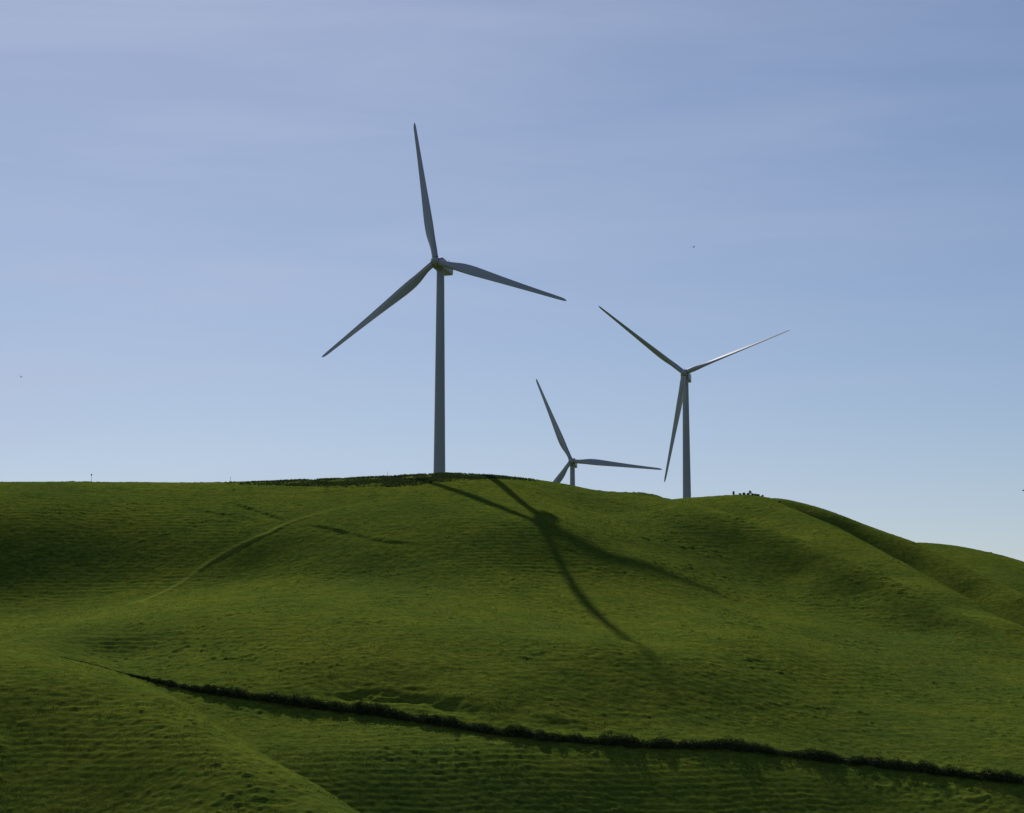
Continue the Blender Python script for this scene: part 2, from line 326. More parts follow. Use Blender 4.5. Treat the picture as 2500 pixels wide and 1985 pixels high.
def link_mesh(name, verts, faces, mat=None, parent=None, smooth=True):
    me = bpy.data.meshes.new(name)
    me.from_pydata([tuple(v) for v in verts], [], [tuple(f) for f in faces])
    me.update()
    if smooth:
        me.polygons.foreach_set('use_smooth', [True] * len(me.polygons))
    o = bpy.data.objects.new(name, me)
    if mat: me.materials.append(mat)
    COL.objects.link(o)
    if parent: o.parent = parent
    return o

def bm_obj(name, bm, mat=None, parent=None, smooth=True):
    me = bpy.data.meshes.new(name)
    bm.to_mesh(me); bm.free()
    if smooth:
        me.polygons.foreach_set('use_smooth', [True] * len(me.polygons))
    if mat: me.materials.append(mat)
    o = bpy.data.objects.new(name, me)
    COL.objects.link(o)
    if parent: o.parent = parent
    return o

def empty(name, loc, rz=0.0):
    o = bpy.data.objects.new(name, None)
    o.location = loc; o.rotation_euler = (0, 0, rz)
    o.empty_display_size = 1.0
    COL.objects.link(o)
    return o

def hash2(ix, iy, seed):
    h = (ix.astype(np.int64) * 374761393 + iy.astype(np.int64) * 668265263 + seed * 1442695041) & 0xFFFFFFFF
    h = ((h ^ (h >> 13)) * 1274126177) & 0xFFFFFFFF
    h = (h ^ (h >> 16)) & 0xFFFFFFFF
    return h.astype(np.float64) / 4294967295.0

def vnoise(x, y, seed=0):
    """value noise, -1..1"""
    ix = np.floor(x); iy = np.floor(y)
    fx = x - ix; fy = y - iy
    fx = fx * fx * fx * (fx * (fx * 6 - 15) + 10); fy = fy * fy * fy * (fy * (fy * 6 - 15) + 10)
    a = hash2(ix, iy, seed); b = hash2(ix + 1, iy, seed)
    c = hash2(ix, iy + 1, seed); d = hash2(ix + 1, iy + 1, seed)
    return ((a + (b - a) * fx) * (1 - fy) + (c + (d - c) * fx) * fy) * 2 - 1

def fbm(x, y, seed=0, octaves=3, gain=.5):
    s = np.zeros(x.shape); a = 1.0; t = 0
    ca, sa = math.cos(.6), math.sin(.6)
    for i in range(octaves):
        s += a * vnoise(x, y, seed + 17 * i); t += a
        a *= gain
        x, y = (x * ca - y * sa) * 2.03 + 5.2, (x * sa + y * ca) * 2.03 + 1.3
    return s / t

def line_dist(x, y, line):
    """distance to a polyline, signed offset and fraction along it"""
    P = np.array(line)[:, :2]
    best = np.full(x.shape, 1e9); side = np.zeros(x.shape); along = np.zeros(x.shape)
    n = len(P) - 1
    for i in range(n):
        a, b = P[i], P[i + 1]
        d = b - a; L2 = d @ d
        t = np.clip(((x - a[0]) * d[0] + (y - a[1]) * d[1]) / L2, 0, 1)
        dx = x - a[0] - t * d[0]; dy = y - a[1] - t * d[1]
        q = np.hypot(dx, dy)
        m = q < best
        best = np.where(m, q, best)
        side = np.where(m, np.sign(d[0] * dy - d[1] * dx) * q, side)
        along = np.where(m, (i + t) / n, along)
    return best, side, along

def resample(line, step):
    P = np.array(line, float)
    # smooth once (Catmull-Rom) then walk at equal steps
    Q = []
    for i in range(len(P) - 1):
        p0 = P[max(i - 1, 0)]; p1 = P[i]; p2 = P[i + 1]; p3 = P[min(i + 2, len(P) - 1)]
        for t in np.linspace(0, 1, 12, endpoint=False):
            Q.append(.5 * (2 * p1 + (p2 - p0) * t + (2 * p0 - 5 * p1 + 4 * p2 - p3) * t * t + (3 * p1 - p0 - 3 * p2 + p3) * t ** 3))
    Q.append(P[-1]); Q = np.array(Q)
    L = np.concatenate([[0], np.cumsum(np.linalg.norm(np.diff(Q, axis=0), axis=1))])
    s = np.arange(0, L[-1], step)
    return np.stack([np.interp(s, L, Q[:, k]) for k in range(Q.shape[1])], 1)

SM_LINES = {k: resample(v, 2.0) for k, v in LINES.items()}

# ------------------------------------------------------------------ relief of the grass cover
def relief(x, y, zm, slope):
    """small scale relief: tussocks, cattle terracettes, berm and ruts"""
    r = np.hypot(x, y)
    m = smoothstep(190, 230, r) * (1 - smoothstep(950, 1150, r))
    d = .22 * fbm(x / 22, y / 18, 3, 2)
    steep = smoothstep(.22, .46, slope)
    # terracettes along the contours
    patch = smoothstep(-.15, .45, fbm(x / 45 + 9, y / 45, 21, 2))
    patch = np.maximum(patch, np.exp(-(((x + 84) / 26) ** 2 + ((y - 398) / 14) ** 2)) * 1.3)
    ph = (zm + .6 * fbm(x / 16, y / 12, 31, 3) + .18 * fbm(x / 5, y / 4, 33, 2)) / .95
    fr = ph - np.floor(ph)
    saw = np.where(fr < .72, fr / .72, (1 - fr) / .28) - .5
    calm = 1 - .55 * smoothstep(.38, .58, slope)
    d += saw * TERR * calm * (.35 + .6 * steep) * (.25 + patch)
    # tussocks, stretched along the slope
    d += TUSS * calm * (.6 + .4 * steep) * fbm(x / 1.9, y / 1.05, 41, 3, .65)
    lump = np.maximum(vnoise(x / 1.2, y / .8, 52) + .45 * vnoise(x / 13, y / 10, 53) - .66, 0)
    d += LUMP * calm * lump
    # berm of the old track and its lower ditch
    q, sd, al = line_dist(x, y, SM_LINES['berm'])
    def bench(t, w, hgt):
        return hgt * (.42 * smoothstep(-3.0 * w, 0, t) - .72 * smoothstep(0, .9 * w, t) + .3 * smoothstep(.9 * w, 4.5 * w, t))
    fade = smoothstep(.1, .36, al) * (1 - .75 * smoothstep(.5, .8, al))
    d += fade * bench(sd + .5 * fbm(x / 6, y / 6, 93, 2), 1.0, .34 * (.85 + .4 * fbm(x / 5, y / 5, 94, 2)))
    for nm, dep, w in (('rutw', .7, 1.0), ('rutw2', .5, .9), ('rute', .6, 1.0)):
        q, sd, al = line_dist(x, y, SM_LINES[nm])
        e = smoothstep(0, .3, al) * smoothstep(1.0, .85, al) if nm != 'rute' else smoothstep(0, .15, al) * (1 - smoothstep(.6, 1., al))
        e = e * smoothstep(14, 9, q) * (.75 + .6 * fbm(x / 5, y / 5, 95, 2))
        d += e * bench(-sd, w, dep)
    # scarred bank above the hedge
    for nm, dep in (('bank', .95), ('bank2', .5)):
        q, sd, al = line_dist(x, y, SM_LINES[nm])
        e = smoothstep(0, .2, al) * smoothstep(1.0, .75, al) * np.clip(.55 + 1.3 * fbm(x / 6, y / 3, 61, 3), 0, 1.3)
        d -= e * dep * np.exp(-(q / 2.6) ** 2)
        d += e * dep * .35 * np.exp(-((q - 4.2) / 1.8) ** 2)
    return d * m

TERR, TUSS, LUMP = .15, .16, .48

def ground_height(x, y):
    """height of the finished ground at any points (numpy arrays)"""
    x = np.asarray(x, float); y = np.asarray(y, float)
    z = macro(x, y)
    r = np.hypot(x, y) + 1e-6
    s = (macro(x * (r + 1) / r, y * (r + 1) / r) - z)
    return z + relief(x, y, z, s)

# ------------------------------------------------------------------ materials
def nodes(name):
    m = bpy.data.materials.new(name); m.use_nodes = True
    nt = m.node_tree; nt.nodes.clear()
    out = nt.nodes.new('ShaderNodeOutputMaterial')
    return m, nt, out

def noise(nt, scale, detail=3.0, rough=.5, coord='Object', stretch=None):
    tc = nt.nodes.new('ShaderNodeTexCoord')
    n = nt.nodes.new('ShaderNodeTexNoise')
    n.inputs['Scale'].default_value = scale; n.inputs['Detail'].default_value = detail; n.inputs['Roughness'].default_value = rough
    if stretch:
        mp = nt.nodes.new('ShaderNodeMapping'); mp.inputs['Scale'].default_value = stretch
        nt.links.new(tc.outputs[coord], mp.inputs['Vector']); nt.links.new(mp.outputs['Vector'], n.inputs['Vector'])
    else:
        nt.links.new(tc.outputs[coord], n.inputs['Vector'])
    return n

def ramp(nt, src, stops):
    r = nt.nodes.new('ShaderNodeValToRGB')
    el = r.color_ramp.elements
    while len(el) < len(stops): el.new(.5)
    for e, (p, c) in zip(el, stops):
        e.position = p; e.color = (*c, 1)
    nt.links.new(src, r.inputs['Fac'])
    return r

def ground_material():
    m, nt, out = nodes('pasture_turf')
    p = nt.nodes.new('ShaderNodeBsdfPrincipled')
    p.inputs['Roughness'].default_value = 1.0
    p.inputs['Specular IOR Level'].default_value = 0.0
    big = noise(nt, .018, 4, .55)
    fine = noise(nt, .9, 5, .65, 'Object', (.7, 1.3, 1.3))
    mid = noise(nt, .16, 4, .6, 'Object', (.8, 1.2, 1.2))
    c1 = ramp(nt, big.outputs['Fac'], [(.3, (.059, .087, .017)), (.5, (.075, .104, .017)), (.72, (.095, .114, .018))])
    c2 = ramp(nt, fine.outputs['Fac'], [(.3, (.55, .55, .5)), (.7, (1.25, 1.25, 1.1))])
    mx = nt.nodes.new('ShaderNodeMixRGB'); mx.blend_type = 'MULTIPLY'; mx.inputs['Fac'].default_value = 1
    nt.links.new(c1.outputs['Color'], mx.inputs['Color1']); nt.links.new(c2.outputs['Color'], mx.inputs['Color2'])
    c3 = ramp(nt, mid.outputs['Fac'], [(.32, (.80, .88, .9)), (.68, (1.2, 1.1, 1.05))])
    m3 = nt.nodes.new('ShaderNodeMixRGB'); m3.blend_type = 'MULTIPLY'; m3.inputs['Fac'].default_value = 1
    nt.links.new(mx.outputs['Color'], m3.inputs['Color1']); nt.links.new(c3.outputs['Color'], m3.inputs['Color2']); mx = m3
    at = nt.nodes.new('ShaderNodeAttribute'); at.attribute_name = 'path'
    mp = nt.nodes.new('ShaderNodeMixRGB'); mp.inputs['Color2'].default_value = (.155, .18, .03, 1)
    nt.links.new(at.outputs['Fac'], mp.inputs['Fac']); nt.links.new(mx.outputs['Color'], mp.inputs['Color1'])
    nt.links.new(mp.outputs['Color'], p.inputs['Base Color'])
    b = nt.nodes.new('ShaderNodeBump'); b.inputs['Strength'].default_value = .5; b.inputs['Distance'].default_value = .12
    nt.links.new(fine.outputs['Fac'], b.inputs['Height']); nt.links.new(b.outputs['Normal'], p.inputs['Normal'])
    nt.links.new(p.outputs['BSDF'], out.inputs['Surface'])
    return m

def leaf_material(name, dark, light, trans, tr_fac=.45, scale=.05, vary=False):
    m, nt, out = nodes(name)
    geo = nt.nodes.new('ShaderNodeNewGeometry')
    n = nt.nodes.new('ShaderNodeTexNoise'); n.inputs['Scale'].default_value = scale; n.inputs['Detail'].default_value = 3
    nt.links.new(geo.outputs['Position'], n.inputs['Vector'])
    c = ramp(nt, n.outputs['Fac'], [(.3, dark), (.7, light)])
    ct = nt.nodes.new('ShaderNodeMixRGB'); ct.blend_type = 'MULTIPLY'; ct.inputs['Fac'].default_value = 1
    ct.inputs['Color2'].default_value = (*trans, 1)
    nt.links.new(c.outputs['Color'], ct.inputs['Color1'])
    oi = nt.nodes.new('ShaderNodeObjectInfo')
    vr = ramp(nt, oi.outputs['Random'], [(0, (.62, .70, .75)), (1, (1.38, 1.28, 1.2))])
    vm = nt.nodes.new('ShaderNodeMixRGB'); vm.blend_type = 'MULTIPLY'; vm.inputs['Fac'].default_value = 1 if vary else 0
    nt.links.new(c.outputs['Color'], vm.inputs['Color1']); nt.links.new(vr.outputs['Color'], vm.inputs['Color2'])
    nt.links.new(vm.outputs['Color'], ct.inputs['Color1']); c = vm
    d = nt.nodes.new('ShaderNodeBsdfDiffuse'); t = nt.nodes.new('ShaderNodeBsdfTranslucent')
    nt.links.new(c.outputs['Color'], d.inputs['Color']); nt.links.new(ct.outputs['Color'], t.inputs['Color'])
    ms = nt.nodes.new('ShaderNodeMixShader'); ms.inputs['Fac'].default_value = tr_fac
    nt.links.new(d.outputs['BSDF'], ms.inputs[1]); nt.links.new(t.outputs['BSDF'], ms.inputs[2])
    nt.links.new(ms.outputs['Shader'], out.inputs['Surface'])
    return m

def paint(name, col, rough=.35, dirt=.15, scale=.35, spec=.5):
    m, nt, out = nodes(name)
    p = nt.nodes.new('ShaderNodeBsdfPrincipled')
    n = noise(nt, scale, 5, .6, 'Object', (1, 1, .25))
    lo = tuple(c * (1 - dirt) for c in col)
    c = ramp(nt, n.outputs['Fac'], [(.35, lo), (.65, col)])
    nt.links.new(c.outputs['Color'], p.inputs['Base Color'])
    p.inputs['Roughness'].default_value = rough
    p.inputs['Specular IOR Level'].default_value = spec
    nt.links.new(p.outputs['BSDF'], out.inputs['Surface'])
    return m

M_GROUND = ground_material()
M_GRASS = leaf_material('grass_blades', (.049, .078, .013), (.081, .107, .016), (1.15, 1.15, .8), .2, .35, True)
M_HEDGE = leaf_material('hedge_leaves', (.026, .040, .015), (.055, .075, .032), (.7, .9, .5), .14, .6)
M_WEED = leaf_material('weed_leaves', (.040, .060, .026), (.064, .080, .036), (.8, .95, .6), .2, .3)
M_SHRUB = leaf_material('shrub_leaves', (.018, .026, .012), (.034, .045, .018), (.9, 1.0, .6), .2, .8)
M_WOOD = paint('dark_wood', (.06, .05, .04), .9)
M_CORE = paint('dark_core', (.018, .018, .011), .95)  # dark fill for the light-blocking core added inside the hedge
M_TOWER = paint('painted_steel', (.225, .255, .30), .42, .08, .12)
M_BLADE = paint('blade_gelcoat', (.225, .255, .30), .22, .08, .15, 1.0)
M_DARK = paint('dark_seal', (.05, .055, .06), .95)
M_METAL = paint('galvanised_steel', (.18, .19, .20), .5)
M_BIRD = paint('dark_feathers', (.11, .11, .12), .8)

# ------------------------------------------------------------------ ground: one sheet to the horizon
az = np.concatenate([np.linspace(-180, -30, 40)[:-1], np.linspace(-30, -15.8, 60)[:-1], np.linspace(-15.8, 15.8, AZ_N),
                     np.linspace(15.8, 30, 60)[1:], np.linspace(30, 180, 40)[1:]])
rr = np.concatenate([[1.0, 4, 10, 20, 35, 55, 80, 110, 140, 165, 182], 195 * np.exp(np.linspace(0, math.log(900 / 195), R_N)),
                     900 * np.exp(np.linspace(0, math.log(14000 / 900), 90))[1:]])
A2, R2 = np.meshgrid(np.radians(az), rr)
X = np.sin(A2) * R2; Y = np.cos(A2) * R2
def coarse_macro(X, Y, k=3):
    ri_ = np.unique(np.r_[np.arange(0, X.shape[0], k), X.shape[0] - 1]); ai_ = np.unique(np.r_[np.arange(0, X.shape[1], k), X.shape[1] - 1])
    zc = macro(X[np.ix_(ri_, ai_)], Y[np.ix_(ri_, ai_)])
    a = np.searchsorted(ri_, np.arange(X.shape[0]), side='right') - 1; a = np.minimum(a, len(ri_) - 2)
    R_ = np.hypot(X[:, 0], Y[:, 0]); f = ((R_ - R_[ri_[a]]) / (R_[ri_[a + 1]] - R_[ri_[a]]))[:, None]
    zc = zc[a] * (1 - f) + zc[a + 1] * f
    c = np.searchsorted(ai_, np.arange(X.shape[1]), side='right') - 1; c = np.minimum(c, len(ai_) - 2)
    g = ((np.arange(X.shape[1]) - ai_[c]) / (ai_[c + 1] - ai_[c]))[None]
    return zc[:, c] * (1 - g) + zc[:, c + 1] * g

Z = coarse_macro(X, Y)
S = np.gradient(Z, axis=0) / np.gradient(rr)[:, None]
Z0 = Z
Z = Z + relief(X, Y, Z0, S)
nr, na = X.shape
me = bpy.data.meshes.new('pasture_hills')
V = np.stack([X, Y, Z], -1).reshape(-1, 3)
ii = (np.arange(nr - 1)[:, None] * na + np.arange(na - 1)[None]).ravel()
Fq = np.stack([ii, ii + 1, ii + na + 1, ii + na], 1)
Fq = Fq[:, ::-1]
me.vertices.add(len(V)); me.vertices.foreach_set('co', V.ravel().astype(np.float32))
me.loops.add(Fq.size); me.loops.foreach_set('vertex_index', Fq.ravel().astype(np.int32))
me.polygons.add(len(Fq))
me.polygons.foreach_set('loop_start', np.arange(0, Fq.size, 4, dtype=np.int32))
me.polygons.foreach_set('use_smooth', np.ones(len(Fq), dtype=bool))
me.update(calc_edges=True)
q_, sd_, al_ = line_dist(X, Y, SM_LINES['berm'])
path = np.exp(-((sd_ + .4) / .7) ** 2) * (q_ < 6) * smoothstep(.12, .36, al_) * (1 - .85 * smoothstep(.4, .75, al_)) * (.75 + .3 * fbm(X / 4, Y / 6, 91, 2))
pa = me.attributes.new('path', 'FLOAT', 'POINT'); pa.data.foreach_set('value', path.ravel().astype(np.float32))
me.materials.append(M_GROUND)
ground = bpy.data.objects.new('pasture_hills', me)
COL.objects.link(ground)
tag(ground, 'rolling green pasture hills rising to the ridge', 'hills', kind='structure')

# ------------------------------------------------------------------ grass: tufts all over the slopes in view
def tuft_mesh(seed):
    r = random.Random(seed)
    v, f = [], []
    for k in range(11):
        a = r.uniform(0, 6.283); d = r.uniform(0, .42) ** 1.0
        bx, by = math.cos(a) * d, math.sin(a) * d
        b = r.uniform(0, 6.283); w = r.uniform(.05, .10)
        lean = r.uniform(.1, .5); h = r.uniform(.45, 1.0) * (1 - .5 * d)
        la = r.uniform(0, 6.283)
        wx, wy = math.cos(b) * w, math.sin(b) * w
        mx, my = bx + math.cos(la) * lean * .35, by + math.sin(la) * lean * .35
        tx, ty = bx + math.cos(la) * lean, by + math.sin(la) * lean
        n = len(v)
        v += [(bx - wx, by - wy, -.1), (bx + wx, by + wy, -.1), (mx + wx * .8, my + wy * .8, h * .6), (mx - wx * .8, my - wy * .8, h * .6), (tx, ty, h)]
        f += [(n, n + 1, n + 2, n + 3), (n + 3, n + 2, n + 4)]
    m = bpy.data.meshes.new('grass_tuft'); m.from_pydata(v, [], f); m.update(); m.materials.append(M_GRASS)
    return m

tufts = bpy.data.collections.new('grass_tufts')
for k in range(5):
    tufts.objects.link(bpy.data.objects.new('grass_tuft', tuft_mesh(100 + k)))

# keep the ground the photograph (or a step beside it) can see
el = Z / R2
run = np.maximum.accumulate(el, axis=0)
vis = (run - el) * R2 < 1.6
vis &= (R2 > 200) & (R2 < 880) & (np.abs(np.degrees(A2)) < 15.7)
cnt = N_TUFT
ui = rng.uniform(0, 1, cnt * 3); ai = rng.uniform(-15.6, 15.6, cnt * 3)
ri = 205 * np.exp(ui * math.log(870 / 205))
jr = np.searchsorted(rr, ri) - 1; ja = np.searchsorted(az, ai) - 1
ok = vis[jr, ja]
ri, ai, jr, ja = ri[ok][:cnt], ai[ok][:cnt], jr[ok][:cnt], ja[ok][:cnt]
fr = (ri - rr[jr]) / (rr[jr + 1] - rr[jr]); fa = (ai - az[ja]) / (az[ja + 1] - az[ja])
px = np.sin(np.radians(ai)) * ri; py = np.cos(np.radians(ai)) * ri
pz = (Z[jr, ja] * (1 - fr) * (1 - fa) + Z[jr + 1, ja] * fr * (1 - fa) + Z[jr, ja + 1] * (1 - fr) * fa + Z[jr + 1, ja + 1] * fr * fa)
patchy = .75 + .55 * fbm(px / 5, py / 3.5, 71, 2)
sc = TUFT_K * (.26 + .00042 * ri) * rng.uniform(.6, 1.25, len(ri)) * patchy
qd = line_dist(px, py, SM_LINES['berm'])[0]
sc *= np.where(qd < 1.6, .35, 1.0)
pm = bpy.data.meshes.new('grass')
pm.vertices.add(len(px)); pm.vertices.foreach_set('co', np.stack([px, py, pz], 1).ravel().astype(np.float32))
at = pm.attributes.new('tuft_size', 'FLOAT', 'POINT'); at.data.foreach_set('value', sc.astype(np.float32))
at = pm.attributes.new('tuft_turn', 'FLOAT', 'POINT'); at.data.foreach_set('value', rng.uniform(0, 6.283, len(px)).astype(np.float32))
pm.materials.append(M_GRASS)
grass = bpy.data.objects.new('grass', pm); COL.objects.link(grass)
tag(grass, 'backlit green pasture grass covering the hillsides', 'grass', kind='stuff')
ng = bpy.data.node_groups.new('grass_scatter', 'GeometryNodeTree')
ng.interface.new_socket('Geometry', in_out='INPUT', socket_type='NodeSocketGeometry')
ng.interface.new_socket('Geometry', in_out='OUTPUT', socket_type='NodeSocketGeometry')
gi = ng.nodes.new('NodeGroupInput'); go = ng.nodes.new('NodeGroupOutput')
ip = ng.nodes.new('GeometryNodeInstanceOnPoints')
ci = ng.nodes.new('GeometryNodeCollectionInfo'); ci.inputs['Collection'].default_value = tufts
ci.inputs['Separate Children'].default_value = True; ci.inputs['Reset Children'].default_value = True
ip.inputs['Pick Instance'].default_value = True
na1 = ng.nodes.new('GeometryNodeInputNamedAttribute'); na1.data_type = 'FLOAT'; na1.inputs['Name'].default_value = 'tuft_size'
na2 = ng.nodes.new('GeometryNodeInputNamedAttribute'); na2.data_type = 'FLOAT'; na2.inputs['Name'].default_value = 'tuft_turn'
cx = ng.nodes.new('ShaderNodeCombineXYZ'); er = ng.nodes.new('FunctionNodeEulerToRotation')
ng.links.new(na2.outputs['Attribute'], cx.inputs['Z']); ng.links.new(cx.outputs['Vector'], er.inputs['Euler'])
ng.links.new(gi.outputs[0], ip.inputs['Points']); ng.links.new(ci.outputs['Instances'], ip.inputs['Instance'])
ng.links.new(er.outputs['Rotation'], ip.inputs['Rotation']); ng.links.new(na1.outputs['Attribute'], ip.inputs['Scale'])
ng.links.new(ip.outputs['Instances'], go.inputs[0])
mod = grass.modifiers.new('grass_scatter', 'NODES'); mod.node_group = ng

# ------------------------------------------------------------------ leaves as many small faces
def leaf_cloud(centres, normals_up, size, rs):
    """one folded leaf quad per centre"""
    n = len(centres)
    t = rs.normal(size=(n, 3)); t[:, 2] += normals_up
    t /= np.linalg.norm(t, axis=1, keepdims=True)
    a = np.cross(t, rs.normal(size=(n, 3))); a /= np.linalg.norm(a, axis=1, keepdims=True)
    b = np.cross(t, a)
    s = size[:, None] if np.ndim(size) else size
    w = .62
    v = np.stack([centres - a * s, centres - b * s * w, centres + a * s, centres + b * s * w], 1)
    v[:, 0] -= t * s * .25; v[:, 2] -= t * s * .25
    f = np.arange(n * 4).reshape(n, 4)
    return v.reshape(-1, 3), f

def cloud_obj(name, v, f, mat, parent=None):
    m = bpy.data.meshes.new(name)
    m.vertices.add(len(v)); m.vertices.foreach_set('co', np.asarray(v, np.float32).ravel())
    m.loops.add(f.size); m.loops.foreach_set('vertex_index', f.ravel().astype(np.int32))
    m.polygons.add(len(f)); m.polygons.foreach_set('loop_start', np.arange(0, f.size, 4, dtype=np.int32))
    m.update(calc_edges=True); m.materials.append(mat)
    o = bpy.data.objects.new(name, m); COL.objects.link(o)
    if parent: o.parent = parent
    return o

# ------------------------------------------------------------------ the hedge across the lower slope
hl = resample([(p[0], p[1]) for p in LINES['hedge']], .55)
rs = np.random.default_rng(5)
n_h = len(hl)
tt = np.arange(n_h) / (n_h - 1)
hgt = (.08 + 1.57 * smoothstep(.05, .25, tt)) * (1 - .18 * smoothstep(.75, 1, tt)) * (.9 + .25 * vnoise(tt * 60, tt * 0, 3) + .3 * vnoise(tt * 170, tt * 0, 4))
wid = (.14 + 1.2 * smoothstep(.05, .25, tt)) * (.9 + .2 * vnoise(tt * 70, tt * 0, 7))
hz = ground_height(hl[:, 0], hl[:, 1])
cs, sz = [], []
for i in range(n_h):
    for lobe in range(2):
        cxy = hl[i] + rs.normal(size=2) * .35 * wid[i]
        c = np.array([cxy[0], cxy[1], hz[i]])
        k = int(95 * (.3 + hgt[i]))
        d = rs.normal(size=(k, 3)); d /= np.linalg.norm(d, axis=1, keepdims=True)
        d[:, 2] = np.abs(d[:, 2]) * 1.0 - .06
        rad = rs.uniform(.55, 1.0, (k, 1)) ** .6 * rs.uniform(.85, 1.2)
        cs.append(c + d * rad * np.array([wid[i], wid[i], hgt[i]]))
        sz.append(rs.uniform(.07, .17, k))
cs = np.concatenate(cs); sz = np.concatenate(sz)
v, f = leaf_cloud(cs, .6, sz, rs)
hedge = cloud_obj('hedge', v, f, M_HEDGE)
core = []  # solid core added inside the leaves to stop sunlight passing through
for i in range(0, n_h, 2):
    w_, h_ = wid[i] * .45, hgt[i] * .6
    i2 = min(i + 1, n_h - 1); i1 = max(i - 1, 0)
    t2 = hl[i2] - hl[i1]; t2 = t2 / np.linalg.norm(t2); nx_, ny_ = -t2[1], t2[0]
    core.append([(hl[i, 0] + nx_ * w_ * math.cos(a_), hl[i, 1] + ny_ * w_ * math.cos(a_), hz[i] - .3 + (h_ + .3) * math.sin(a_)) for a_ in np.linspace(0, math.pi, 9)])
cv = [p for r_ in core for p in r_]
cf = [(i * 9 + j, i * 9 + j + 1, (i + 1) * 9 + j + 1, (i + 1) * 9 + j) for i in range(len(core) - 1) for j in range(8)]
link_mesh('light_block_core', cv, cf, M_CORE, hedge)
tag(hedge, 'long dark overgrown hedge line running down across the lower slope', 'hedge')

# ------------------------------------------------------------------ weeds along the crest
rs = np.random.default_rng(9)
wx = rs.uniform(-86, 8, 15000)
low = np.interp(wx, [-86, -66, -47, -29, -18, -6, 8], [563, 555, 546, 541, 549, 561, 573])
wy = low + rs.uniform(-1.5, 40, len(wx)) ** 1.0
dens = fbm(wx / 5, wy / 8, 88, 2)
edge = smoothstep(-86, -55, wx) * smoothstep(9, -8, wx)
ok = (dens + rs.uniform(-.5, .5, len(wx)) > -.15) & (rs.uniform(0, 1, len(wx)) < .15 + .85 * edge) & (wy < 590)
wx, wy = wx[ok], wy[ok]
wz = ground_height(wx, wy)
hh = (.18 + .22 * edge[ok]) * rs.uniform(.5, 1.3, len(wx))
k = 9
cc = np.repeat(np.stack([wx, wy, wz], 1), k, 0)
d = rs.normal(size=(len(cc), 3)); d /= np.linalg.norm(d, axis=1, keepdims=True); d[:, 2] = np.abs(d[:, 2])
H = np.repeat(hh, k)[:, None]
cc = cc + d * H * np.array([.8, .8, 1.0])
v, f = leaf_cloud(cc, .4, rs.uniform(.10, .2, len(cc)), rs)
weeds = cloud_obj('ridge_weeds', v, f, M_WEED)
tag(weeds, 'dark weeds growing along the crest beneath the tallest turbine', 'weeds', kind='stuff')

# ------------------------------------------------------------------ wind turbines
def loft(rings, closed_ends=True):
    """rings: list of equal-length point lists -> verts, faces"""
    v = [p for r_ in rings for p in r_]; n = len(rings[0]); f = []
    for i in range(len(rings) - 1):
        for j in range(n):
            f.append((i * n + j, i * n + (j + 1) % n, (i + 1) * n + (j + 1) % n, (i + 1) * n + j))
    if closed_ends:
        f.append(tuple(range(n - 1, -1, -1))); f.append(tuple(range((len(rings) - 1) * n, len(rings) * n)))
    return v, f

def circle(rad, z, n=40):
    return [(math.cos(2 * math.pi * k / n) * rad, math.sin(2 * math.pi * k / n) * rad, z) for k in range(n)]

def tower_geom(height, r0=2.12, r1=1.3):
    rings = []
    def rad(z): 
        t = z / height
        return r0 + (r1 - r0) * (t ** .92)
    joints = [height * q for q in (0, .24, .5, .76, 1)]
    for a, b in zip(joints[:-1], joints[1:]):
        for q in np.linspace(a, b, 6)[:-1]:
            rings.append(circle(rad(q), q))
    rings.append(circle(r1, height))
    rings = [circle(r0 + .02, -2.5)] + rings
    return loft(rings)

# span fraction, chord, relative thickness, twist (deg)
BLADE = [(.0, 2.15, 1.0, 13), (.03, 2.15, 1.0, 13), (.06, 2.25, .86, 13), (.10, 2.65, .62, 12.5), (.14, 3.1, .47, 12), (.18, 3.42, .38, 11), (.22, 3.55, .32, 10),
         (.27, 3.5, .28, 8.6), (.34, 3.2, .25, 7), (.42, 2.82, .23, 5.4), (.5, 2.48, .215, 4), (.58, 2.17, .20, 2.9), (.66, 1.9, .19, 2), (.74, 1.64, .18, 1.3),
         (.82, 1.42, .175, .7), (.89, 1.25, .17, .3), (.94, 1.10, .165, 0), (.965, .98, .16, -.2), (.982, .78, .15, -.3), (.993, .48, .15, -.3), (1.0, .1, .15, -.3)]

def blade_geom(length, pitch, r_root=1.5):
    """local frame: span +Z, trailing edge +X, downwind +Y"""
    rings = []
    N = 28
    for s, c, th, tw in BLADE:
        z = r_root + (length - r_root) * s
        beta = R(tw) + pitch
        ring = []
        for k in range(N):
            u = 2 * math.pi * k / N
            # x: 0 leading .. 1 trailing
            xx = .5 * (1 - math.cos(u)); sg = 1 if u < math.pi else -1
            yt = 5 * th * (.2969 * math.sqrt(xx) - .126 * xx - .3516 * xx ** 2 + .2843 * xx ** 3 - .1036 * xx ** 4) * sg
            camb = .035 * 4 * xx * (1 - xx)
            ax, ay = (xx - .32) * c, (yt + camb) * c
            # blend to the round root
            cxr, cyr = -math.cos(u) * .5 * c, math.sin(u) * .5 * c
            w = min(1, max(0, (th - .36) / .64)); w = w * w * (3 - 2 * w)
            px_, py_ = ax * (1 - w) + cxr * w, ay * (1 - w) + cyr * w
            ca, sa = math.cos(beta), math.sin(beta)
            x = px_ * ca - py_ * sa; y = px_ * sa + py_ * ca
            y -= .9 * s * s     # pre-bend upwind
            ring.append((x, -y, z))
        rings.append(ring)
    v, f = loft(rings)
    return v, [tuple(reversed(q)) for q in f]

